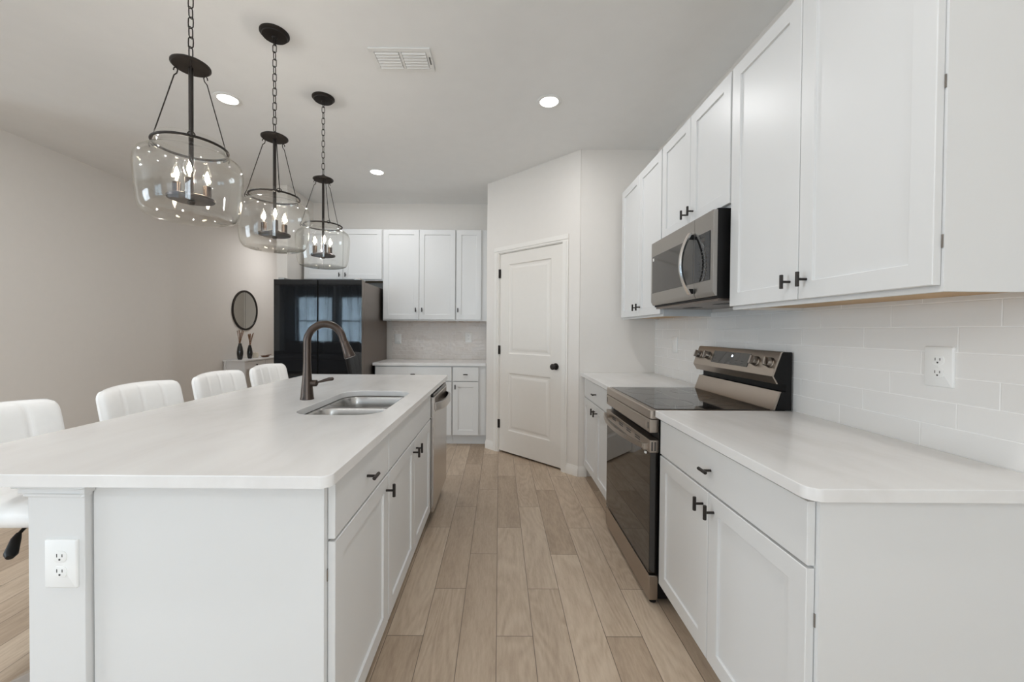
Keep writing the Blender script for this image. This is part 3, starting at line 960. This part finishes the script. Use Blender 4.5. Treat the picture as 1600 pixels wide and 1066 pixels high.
# ================================================================== OUTLETS
def outlet(label, loc, rz, w=.0826, h=.1245, kind='outlet', group=None):
    """local: x across, z up, front faces -y, plate centre at the origin"""
    t = thing('wall_outlet' if kind == 'outlet' else 'light_switch', label, 'outlet' if kind == 'outlet' else 'switch', loc, rz, group)
    def rr(i): return [(x, y) for x, y in rrect(-w / 2, w / 2, -h / 2, h / 2, .004, 4)(i)]
    loops = [[(x, y, z) for x, z in rr(i)] for i, y in ((0, 0), (0, -.003), (.0012, -.0052), (.004, -.0065))]
    MB().loft(loops).build('plate', M['plastic_white'], t, ang=.9)
    if kind == 'outlet':
        for zc in (.0195, -.0195):
            pts = lambda i: [(x, y) for x, y in rrect(-.0172 + i, .0172 - i, zc - .0142 + i, zc + .0142 - i, .011, 6)(0)]
            f = MB().loft([[(x, y, z) for x, z in pts(i)] for i, y in ((0, -.006), (0, -.0078), (.001, -.0082))]).build('receptacle', M['plastic_white'], t, ang=.9)
            s = MB(); s.box(-.0078, -.0058, -.0086, -.008, zc - .001, zc + .0075); s.box(.0056, .0078, -.0086, -.008, zc - .0005, zc + .0068)
            s.tube([(0, -.008, zc - .007), (0, -.0086, zc - .007)], .0026, 12)
            s.build('slot', M['slot'], f)
    else:
        MB().box(-.017, .017, -.0085, -.006, -.033, .033).build('rocker', M['plastic_white'], t, bevel=.001)
    return t
outlet('white duplex outlet on the tiled right wall above the near worktop', (XW - .0003, 1.2235, 1.173), RX)
outlet('white wall plate on the right-hand tile beyond the oven', (XW - .0003, 3.07, 1.175), RX, kind='switch')
outlet('white duplex outlet on the end of the island half wall', (-1.114, 1.0118, .671), 0)
outlet('white duplex outlet on the back wall tile near the pantry', (-.386, YB - .0003, 1.19), 0)
outlet('pale wall plate on the back wall tile beside the fridge', (-1.270, YB - .0003, 1.165), 0, kind='switch')

# ================================================================== PENDANT LAMPS
def chain(mb, z0, z1, x=0, y=0, ln=.044, wd=.0098, r=.0021):
    n = max(1, round((z1 - z0) / (ln - 2 * r * 1.4)))
    step = (z1 - z0) / n
    for i in range(n):
        zc = z0 + step * (i + .5)
        h = step / 2 + r * 1.2
        pts = []
        for k in range(16):
            a = 2 * math.pi * k / 16
            px, pz = wd * math.cos(a), (h - wd) * (1 if math.sin(a) > .01 else -1 if math.sin(a) < -.01 else 0) + wd * math.sin(a)
            pts.append((x + px, y, zc + pz) if i % 2 else (x, y + px, zc + pz))
        mb.tube(pts, r, 6, True)
def ring_pts(r, z, n=48, c=(0, 0)):
    return [(c[0] + r * math.cos(2 * math.pi * k / n), c[1] + r * math.sin(2 * math.pi * k / n), z) for k in range(n)]
def make_pendant(label, group):
    t = thing('pendant_lamp', label, 'pendant light', (-1.215, 1.57, CEIL), 0, group)
    Z = lambda z: z - CEIL
    MB().lathe([(.0725, 0), (.0725, -.006), (.066, -.012), (.062, -.014), (.060, -.020), (.014, -.022), (.009, -.030), (.0005, -.032)], n=40).build('canopy', M['iron'], t)
    mb = MB(); chain(mb, Z(2.335), Z(2.835)); mb.build('chain', M['iron'], t)
    mb = MB(); mb.lathe([(.0005, .007), (.045, .007), (.058, .005), (.066, 0), (.066, -.005), (.060, -.010), (.0005, -.012)], (0, 0, Z(2.305)), 40)
    mb.build('hanger_disc', M['iron'], t)
    mb = MB(); mb.tube([(.017 * math.cos(math.radians(a)), 0, Z(2.311) + .024 * math.sin(math.radians(a))) for a in range(0, 181, 15)], .003, 8)
    mb.build('loop', M['iron'], t)
    mb = MB(); mb.tube([(0, 0, Z(2.30)), (0, 0, Z(2.015)), (0, 0, Z(1.79))], [.0082, .0082, .0082], 14)
    mb.build('stem', M['iron'], t)
    # neck ring and three hook rods
    mb = MB(); mb.tube(ring_pts(.121, Z(1.985)), .0048, 10, True)
    for a in (188, 308, 68):
        ca, sa = math.cos(math.radians(a)), math.sin(math.radians(a))
        e = []
        for q in [2 * math.pi * k / 16 for k in range(16)]:
            rr_, tt = .134 + .0075 * math.cos(q), .0105 * math.sin(q)
            e.append((rr_ * ca - tt * sa, rr_ * sa + tt * ca, Z(1.985) + .0075 * math.cos(q)))
        mb.tube(e, .0022, 6, True)
    mb.build('neck_ring', M['iron'], t)
    for a in (188, 308, 68):
        ca, sa = math.cos(math.radians(a)), math.sin(math.radians(a))
        P = lambda r, z: (r * ca, r * sa, Z(z))
        mb = MB()
        mb.tube([P(.146, 1.978), P(.150, 1.990), P(.146, 2.002), P(.139, 2.012), P(.060, 2.262), P(.050, 2.270), P(.047, 2.282), P(.052, 2.293), P(.060, 2.290), P(.062, 2.281)], .0022, 8)
        mb.build('hook_rod', M['iron'], t)
    # glass jar: outer wall down, inner wall back up
    out = [(.112, 2.008), (.1125, 1.990), (.113, 1.972), (.120, 1.960), (.145, 1.949), (.164, 1.934), (.173, 1.912), (.1745, 1.885), (.172, 1.84), (.168, 1.79), (.163, 1.748), (.158, 1.728), (.146, 1.711), (.125, 1.704), (.06, 1.701), (.0005, 1.700)]
    th = .003
    inn = [(max(.0005, r - th), z + (th if r < .13 and z < 1.72 else 0)) for r, z in reversed(out)]
    prof = [(r, Z(z)) for r, z in out + inn]
    MB().lathe(prof + [prof[0]], n=56, cap0=False, cap1=False).build('glass_shade', M['glass'], t, ang=1.2)
    # candle plate
    MB().lathe([(.0005, .007), (.014, .007), (.018, .005), (.074, .005), (.079, .001), (.077, -.006), (.070, -.008), (.0005, -.009)], (0, 0, Z(1.785)), 36).build('candle_plate', M['bronze'], t)
    MB().lathe([(.0005, 0), (.010, .002), (.014, .010), (.008, .018), (.0075, .02)], (0, 0, Z(1.760)), 20).build('finial', M['iron'], t)
    for a in (182, 62, 302):
        cx, cy = .056 * math.cos(math.radians(a)), .056 * math.sin(math.radians(a))
        MB().lathe([(.0005, 0), (.020, 0), (.021, .006), (.0155, .009), (.0142, .012), (.0142, .060), (.0005, .0625)], (cx, cy, Z(1.788)), 20).build('candle_sleeve', M['bronze'], t)
        b_ = MB().lathe([(.0075, 0), (.009, .004), (.0155, .016), (.0185, .030), (.0172, .045), (.0115, .062), (.005, .077), (.0015, .086), (.0004, .087)], (cx, cy, Z(1.8505)), 20).build('bulb', M['bulb_glass'], t)
        MB().lathe([(.0004, 0), (.005, .006), (.0085, .018), (.006, .034), (.0004, .048)], (cx, cy, Z(1.862)), 12).build('filament', M['filament'], b_)
    l = bpy.data.lights.new('candle_glow', 'POINT'); l.energy = 13; l.color = (1, .91, .80); l.shadow_soft_size = .01
    lo = bpy.data.objects.new('candle_glow', l); lo.location = (0, 0, Z(1.90)); lo.parent = t; COL.objects.link(lo)
    return t
GP = 'glass jar pendants over the island'
p0 = make_pendant('nearest and largest-looking glass jar pendant, its ceiling canopy out of the picture', GP)
dup(p0, (-1.215, 2.149, CEIL), 0, 'middle glass jar pendant of the three hanging over the island', GP)
dup(p0, (-1.215, 2.738, CEIL), 0, 'farthest glass jar pendant, hanging in front of the fridge cabinets', GP)

# ================================================================== RECESSED LIGHTS + VENT
def make_can(label, loc, group):
    t = thing('recessed_light', label, 'ceiling light', loc, 0, group)
    MB().lathe([(.062, -.0015), (.064, -.004), (.082, -.0045), (.086, -.002), (.086, -.0002), (.062, -.0002), (.062, -.0015)], n=40, cap0=False, cap1=False).build('trim_ring', M['vent'], t)
    MB().lathe([(.0005, -.0015), (.0618, -.0015), (.0618, -.0003), (.0005, -.0003)], n=40).build('lens', M['can_lens'], t)
    l = bpy.data.lights.new('can_glow', 'AREA'); l.shape = 'DISK'; l.size = .12; l.energy = CAN_W; l.color = (.985, .99, 1)
    lo = bpy.data.objects.new('can_glow', l); lo.location = (0, 0, -.006); lo.parent = t; COL.objects.link(lo)
    return t
CAN_W = 6.8
GC = 'round recessed ceiling lights'
c0 = make_can('round lit recessed ceiling light above the aisle, right of the air vent', (.333, 2.761, CEIL), GC)
dup(c0, (-1.885, 2.763, CEIL), 0, 'round lit recessed ceiling light between the first two pendants, left of them', GC)
dup(c0, (-1.24, 4.008, CEIL), 0, 'round lit recessed ceiling light farthest back, in front of the fridge cabinets', GC)
for p, tx in (((.333, .6), 'added unseen light on the ceiling just behind the camera over the aisle'),  # unseen fixtures from here on, added to brighten the room
              ((-1.885, .6), 'added unseen light on the ceiling behind the camera left of the island'),
              ((.333, -1.6), 'added unseen ceiling light far behind the camera over the aisle line'),
              ((-1.885, -1.6), 'added unseen ceiling light far behind the camera near the sliding door'),
              ((-3.2, 6.6), 'added unseen ceiling light in the hall past the fridge'),
              ((-3.1, 1.55), 'added unseen ceiling light over the dining side, just short of the left wall'),  # this and the next three added to brighten the left wall
              ((-3.1, -.1), 'added unseen ceiling light over the dining side, second from the left wall'),
              ((-5.2, .4), 'added unseen ceiling light deep in the living room'),
              ((-3.1, -2.0), 'added unseen ceiling light in front of the sheer curtains')):
    d = dup(c0, (p[0], p[1], CEIL), 0, tx, GC)
    if p[1] > 5:                      # the added hall light is stronger, to brighten the left wall
        for ch in d.children:
            if ch.type == 'LIGHT': ch.data = ch.data.copy(); ch.data.energy = 12

def make_vent():
    x0, x1, y0, y1 = -.752, -.402, 2.245, 2.445
    t = thing('air_vent', 'white louvred air vent on the ceiling', 'vent', ((x0 + x1) / 2, (y0 + y1) / 2, CEIL))
    w, h = (x1 - x0) / 2, (y1 - y0) / 2
    mb = MB()
    f = .028
    for a, b_, c, d in ((-w, w, -h, -h + f), (-w, w, h - f, h), (-w, -w + f, -h + f, h - f), (w - f, w, -h + f, h - f), (-.008, .008, -h + f, h - f)):
        mb.box(a, b_, c, d, -.007, -.0002)
    mb.build('frame', M['vent'], t, bevel=.002)
    MB().box(-w + f, w - f, -h + f, h - f, -.0012, -.0003).build('duct', M['duct'], t)
    for s in (-1, 1):
        mb = MB()
        xa, xb = (.010, w - f - .002) if s > 0 else (-w + f + .002, -.010)
        for k in range(6):
            yc = -h + f + .012 + k * .0242
            mb.prism([(yc - .0062, -.0035), (yc + .0045, -.0120), (yc + .0056, -.0110), (yc - .0050, -.0025)], 'x', xa, xb)
        mb.build('louver_bank', M['vent'], t)
    MB().box(w - .016, w - .011, -.03, .03, -.011, -.007).build('damper_lever', M['slot'], t)
make_vent()

# ================================================================== BAR STOOLS
def make_stool(label, group):
    """faces +x; origin on the floor under the seat column"""
    t = thing('bar_stool', label, 'bar stool', (-1.565, 1.398, 0), 0, group)
    MB().lathe([(.0005, .0), (.18, .0), (.18, .006), (.168, .013), (.05, .026), (.034, .040), (.03, .05)], n=48).build('base', M['chrome'], t)
    mb = MB(); mb.lathe([(.029, .045), (.029, .40), (.0285, .405), (.019, .41), (.019, .64)], n=28); mb.build('column', M['chrome'], t)
    mb = MB(); mb.tube(arc((0, 0), .105, -60, 60, 18, 'xy', .30), .010, 12)
    for a in (-60, 60):
        mb.tube([(.105 * math.cos(math.radians(a)), .105 * math.sin(math.radians(a)), .30), (0, .02 * (1 if a > 0 else -1), .30)], .010, 12)
    mb.build('footrest', M['chrome'], t)
    MB().box(-.09, .09, -.09, .09, .636, .652).build('mount_plate', M['black'], t, bevel=.004)
    lv = MB(); lv.tube([(.02, -.05, .638), (.052, -.135, .632), (.066, -.168, .622)], .005, 8)
    lv.build('lever', M['black'], t)
    lv = MB(); lv.tube([(.062, -.158, .626), (.070, -.172, .616), (.096, -.206, .590), (.103, -.215, .583)], [.007, .012, .016, .009], 12)
    lv.build('lever_grip', M['black'], t)
    # seat cushion: rounded pad with cross channels
    W = .455
    mb = MB(); nx, ny = 36, 30
    def seat_pt(i, j, top):
        u = i / nx * 2 - 1; v = j / ny * 2 - 1
        x = -.012 + .215 * u; y = W / 2 * v
        k = max(0, 1 - abs(u) ** 7) ** .5 * max(0, 1 - abs(v) ** 7) ** .5
        ch = .006 * (1 - abs(math.cos(math.pi * 2 * (u + 1))) ** 10)
        z = .700 + (.042 * k + ch * k - .006 * (1 - v * v) if top else -.046 * k)
        return (x, y, z)
    T = [[mb.bm.verts.new(seat_pt(i, j, True)) for j in range(ny + 1)] for i in range(nx + 1)]
    Bt = [[mb.bm.verts.new(seat_pt(i, j, False)) for j in range(ny + 1)] for i in range(nx + 1)]
    for i in range(nx):
        for j in range(ny):
            mb.bm.faces.new((T[i][j], T[i + 1][j], T[i + 1][j + 1], T[i][j + 1]))
            mb.bm.faces.new((Bt[i][j], Bt[i][j + 1], Bt[i + 1][j + 1], Bt[i + 1][j]))
    bmesh.ops.remove_doubles(mb.bm, verts=mb.bm.verts, dist=1e-5)
    mb.build('seat', M['leather'], t, ang=2.5)
    # backrest: upright padded panel, gently wrapped round the sitter, three stitched channels
    mb = MB(); ns, nt_ = 64, 22
    z0, z1, Tk, rc = .69, .990, .066, .048
    def back_pt(i, j, front):
        s = i / ns * 2 - 1; q = j / nt_
        z = z0 + (z1 - z0) * q
        ins = 0
        if z > z1 - rc:
            dz = z - (z1 - rc); ins = rc - math.sqrt(max(0, rc * rc - dz * dz))
        hw_ = W / 2 - ins * .8
        y = hw_ * s
        edge = max(0, 1 - abs(s) ** 10) ** .5 * (max(0, 1 - q ** 14) ** .5)
        wrap = .042 * s * s
        lean = -.06 * q
        ch = .006 * (1 - abs(math.cos(math.pi * 2 * (s + 1))) ** 36) if front else 0
        x = -.225 + wrap + lean + (Tk / 2 * edge + ch * edge - .004 if front else -Tk / 2 * edge)
        return (x, y, z + .008 * (1 - s * s) * q)
    Fv = [[mb.bm.verts.new(back_pt(i, j, True)) for j in range(nt_ + 1)] for i in range(ns + 1)]
    Bv = [[mb.bm.verts.new(back_pt(i, j, False)) for j in range(nt_ + 1)] for i in range(ns + 1)]
    for i in range(ns):
        for j in range(nt_):
            mb.bm.faces.new((Fv[i][j], Fv[i + 1][j], Fv[i + 1][j + 1], Fv[i][j + 1]))
            mb.bm.faces.new((Bv[i][j], Bv[i][j + 1], Bv[i + 1][j + 1], Bv[i + 1][j]))
    for grid_edge in ([(Fv[0][j], Bv[0][j]) for j in range(nt_ + 1)], [(Fv[ns][j], Bv[ns][j]) for j in range(nt_ + 1)],
                      [(Fv[i][0], Bv[i][0]) for i in range(ns + 1)], [(Fv[i][nt_], Bv[i][nt_]) for i in range(ns + 1)]):
        for (a, b_), (c, d) in zip(grid_edge, grid_edge[1:]):
            try: mb.bm.faces.new((a, b_, d, c))
            except ValueError: pass
    mb.build('backrest', M['leather'], t, ang=2.5)
    return t
GS = 'white stools along the island'
s0 = make_stool('nearest white leather bar stool, cut off by the left edge beside the half wall', GS)
dup(s0, (-1.565, 2.01, 0), 0, 'second white leather bar stool from the camera, standing clear against the beige wall', GS)
dup(s0, (-1.565, 2.57, 0), 0, 'third white leather bar stool, the white console table behind it', GS)
dup(s0, (-1.565, 3.115, 0), 0, 'farthest white leather bar stool, in front of the black fridge', GS)

# ================================================================== CONSOLE TABLE GROUP
def make_console():
    x0, x1, y0, y1, H = -3.985, -3.680, 5.745, 6.78, .82
    t = thing('console_table', 'white console table with drawers against the left wall beside the fridge', 'table', (x0, y0, 0))
    W, L_ = x1 - x0, y1 - y0
    MB().box(-.008, W + .012, -.012, L_ + .012, H - .018, H).build('tabletop', M['table_white'], t, bevel=.003)
    mb = MB(); mb.box(.012, W - .02, .012, L_ - .012, H - .155, H - .018); mb.build('apron', M['table_white'], t)
    for k in range(2):
        a = .035 + k * (L_ - .07) / 2
        d = MB().box(W - .019, W - .004, a + .006, a + (L_ - .07) / 2 - .006, H - .140, H - .030).build('drawer', M['table_white'], t, bevel=.002)
        yc = a + (L_ - .07) / 4
        MB().tube([(W - .004, yc, H - .085), (W + .012, yc, H - .085), (W + .018, yc, H - .085)], [.006, .006, .011], 14).build('knob', M['black_metal'], d)
    for x in (.0, W - .035):
        for y in (.0, L_ - .035):
            MB().box(x, x + .035, y, y + .035, 0, H - .018).build('leg', M['table_white'], t, bevel=.002)
    MB().box(.01, W - .01, .01, L_ - .01, .16, .18).build('shelf', M['table_white'], t, bevel=.002)
    for y in (.012, L_ - .024):
        mb = MB()
        for a, b_ in ((.18, H - .155), (H - .155, .18)):
            v = Vector((W - .07, 0, b_ - a)).normalized(); n = Vector((-v.z, 0, v.x)) * .009
            p, q = Vector((.035, y, a)), Vector((W - .035, y, b_))
            mb.loft([[tuple(p - n), tuple(p + n), tuple(p + n + Vector((0, .012, 0))), tuple(p - n + Vector((0, .012, 0)))],
                     [tuple(q - n), tuple(q + n), tuple(q + n + Vector((0, .012, 0))), tuple(q - n + Vector((0, .012, 0)))]])
        mb.build('cross_brace', M['table_white'], t)
make_console()
def make_vase(label, loc, h, r, seed):
    rnd = random.Random(seed)
    t = thing('vase', label, 'vase', loc)
    pr = [(.60, 0), (.82, .1), (1, .35), (1, .5), (.8, .75), (.52, .92), (.5, 1.0), (.42, 1.0), (.42, .9)]
    MB().lathe([(r * a, h * b_) for a, b_ in pr], n=28).build('vessel', M['black_gloss'], t)
    for k in range(9):
        a = rnd.uniform(0, 6.28); sp = rnd.uniform(.01, .055); l_ = rnd.uniform(.15, .20)
        p0 = (rnd.uniform(-.008, .008), rnd.uniform(-.008, .008), h * .93)
        p1 = (p0[0] + math.cos(a) * sp * .5, p0[1] + math.sin(a) * sp * .5, h + l_ * .5)
        p2 = (p0[0] + math.cos(a) * sp, p0[1] + math.sin(a) * sp, h + l_)
        MB().tube([p0, p1, p2], [.0025, .003, .0052], 6).build('reed', M['reed'], t)
TT = .8202
make_vase('taller black vase of dried reeds at the near end of the console table', (-3.83, 5.87, TT), .24, .042, 1)
make_vase('shorter black vase of dried reeds further along the console table', (-3.83, 6.10, TT), .205, .038, 2)
t = thing('candle', 'small cream pillar candle on the console table behind the vases', 'candle', (-3.86, 6.29, TT))
MB().lathe([(.0005, 0), (.038, 0), (.040, .003), (.040, .078), (.036, .082), (.006, .078), (.0005, .078)], n=28).build('wax', M['wax'], t)
MB().cyl((0, 0, .078), (0, 0, .090), .0012, 6).build('wick', M['black'], t)
t = thing('trinket_dish', 'small brown wooden dish on the far end of the console table', 'dish', (-3.80, 6.45, TT))
MB().lathe([(.0005, 0), (.035, 0), (.05, .006), (.068, .026), (.064, .026), (.046, .010), (.0005, .008)], n=32).build('bowl', M['brown_wood'], t)
MB().tube([(-.03, -.02, .018), (.02, .05, .032), (.045, .095, .040)], [.004, .004, .006], 8).build('spoon', M['brown_wood'], t)

def make_mirror():
    t = thing('wall_mirror', 'round black-framed mirror on the left wall above the console table', 'mirror', (-4.0, 6.245, 1.566))
    RM = Matrix.Rotation(math.pi / 2, 4, 'Y')
    MB().lathe([(.284, .003), (.284, .018), (.300, .0205), (.312, .017), (.312, .0005), (.284, .0005), (.284, .003)], n=72, cap0=False, cap1=False).xform(RM).build('frame', M['black_metal'], t)
    MB().lathe([(.0005, .010), (.2895, .010), (.2895, .0008), (.0005, .0008)], n=72).xform(RM).build('glass', M['mirror'], t)
    MB().box(.0101, .0108, -.0022, .0022, -.2838, .2838).build('centre_line', M['slot'], t)  # thin dark upright strip down the middle of the glass
make_mirror()

# ================================================================== LIVING ROOM BEHIND THE CAMERA (seen in the fridge glass)
def make_curtain(label, xa, xb, ph, group):
    n = 120; lo = []
    for z in (.03, 1.4, 2.64):
        lo.append([(xa + (xb - xa) * i / n, -4.36 + .05 * math.sin(i * .52 + ph) + .02 * math.sin(i * 1.31 + ph * 2), z) for i in range(n + 1)])
    mb = MB()
    front = lo; back = [[(x, y - .002, z) for x, y, z in l] for l in lo]
    mb.loft([f + list(reversed(b_)) for f, b_ in zip(front, back)], True, True)
    o = mb.build('curtain', M['sheer'], ang=2)
    return tag(o, label, 'curtain', group)
GK = 'sheer curtains on the living room windows'
make_curtain('sheer curtain panel over the window nearest the living room corner', -6.85, -5.18, .3, GK)
make_curtain('sheer curtain panel over the living room window nearer the sliding door', -5.10, -3.55, 1.7, GK)
t = thing('curtain_rod', 'dark curtain rod above the living room windows', 'curtain rod', (-5.2, -4.36, 2.66))
MB().cyl((-1.75, 0, 0), (1.75, 0, 0), .012, 14).build('rod', M['iron'], t)
for s in (-1.76, 1.76):
    MB().lathe([(.0005, -.025), (.018, -.018), (.025, 0), (.018, .018), (.0005, .025)], (s, 0, 0), 16).build('finial', M['iron'], t)
for s in (-1.6, 0, 1.6):
    MB().box(s - .008, s + .008, -.139, 0, -.008, .004).build('bracket', M['iron'], t)
def make_sofa():
    t = thing('sofa', 'charcoal sofa under the living room windows', 'sofa', (-5.2, -3.55, 0))
    MB().box(-1.15, 1.15, -.45, .45, .10, .42).build('base', M['sofa'], t, bevel=.03)
    MB().box(-1.15, 1.15, -.47, -.22, .42, .88).build('backrest', M['sofa'], t, bevel=.06, segs=4)
    for s in (-1, 1):
        MB().box(s * 1.25 - .12, s * 1.25 + .12, -.46, .46, .10, .64).build('arm', M['sofa'], t, bevel=.05, segs=4)
        MB().box(s * .56 - .55, s * .56 + .55, -.2, .47, .425, .56).build('seat_cushion', M['sofa'], t, bevel=.045, segs=4)
        for q in (-.42, .42):
            MB().lathe([(.025, 0), (.03, .10)], (s * 1.2, q, 0), 12).build('leg', M['black'], t)
        MB().box(s * .56 - .53, s * .56 + .53, -.215, -.04, .565, .93).build('back_cushion', M['sofa'], t, bevel=.06, segs=4)
make_sofa()
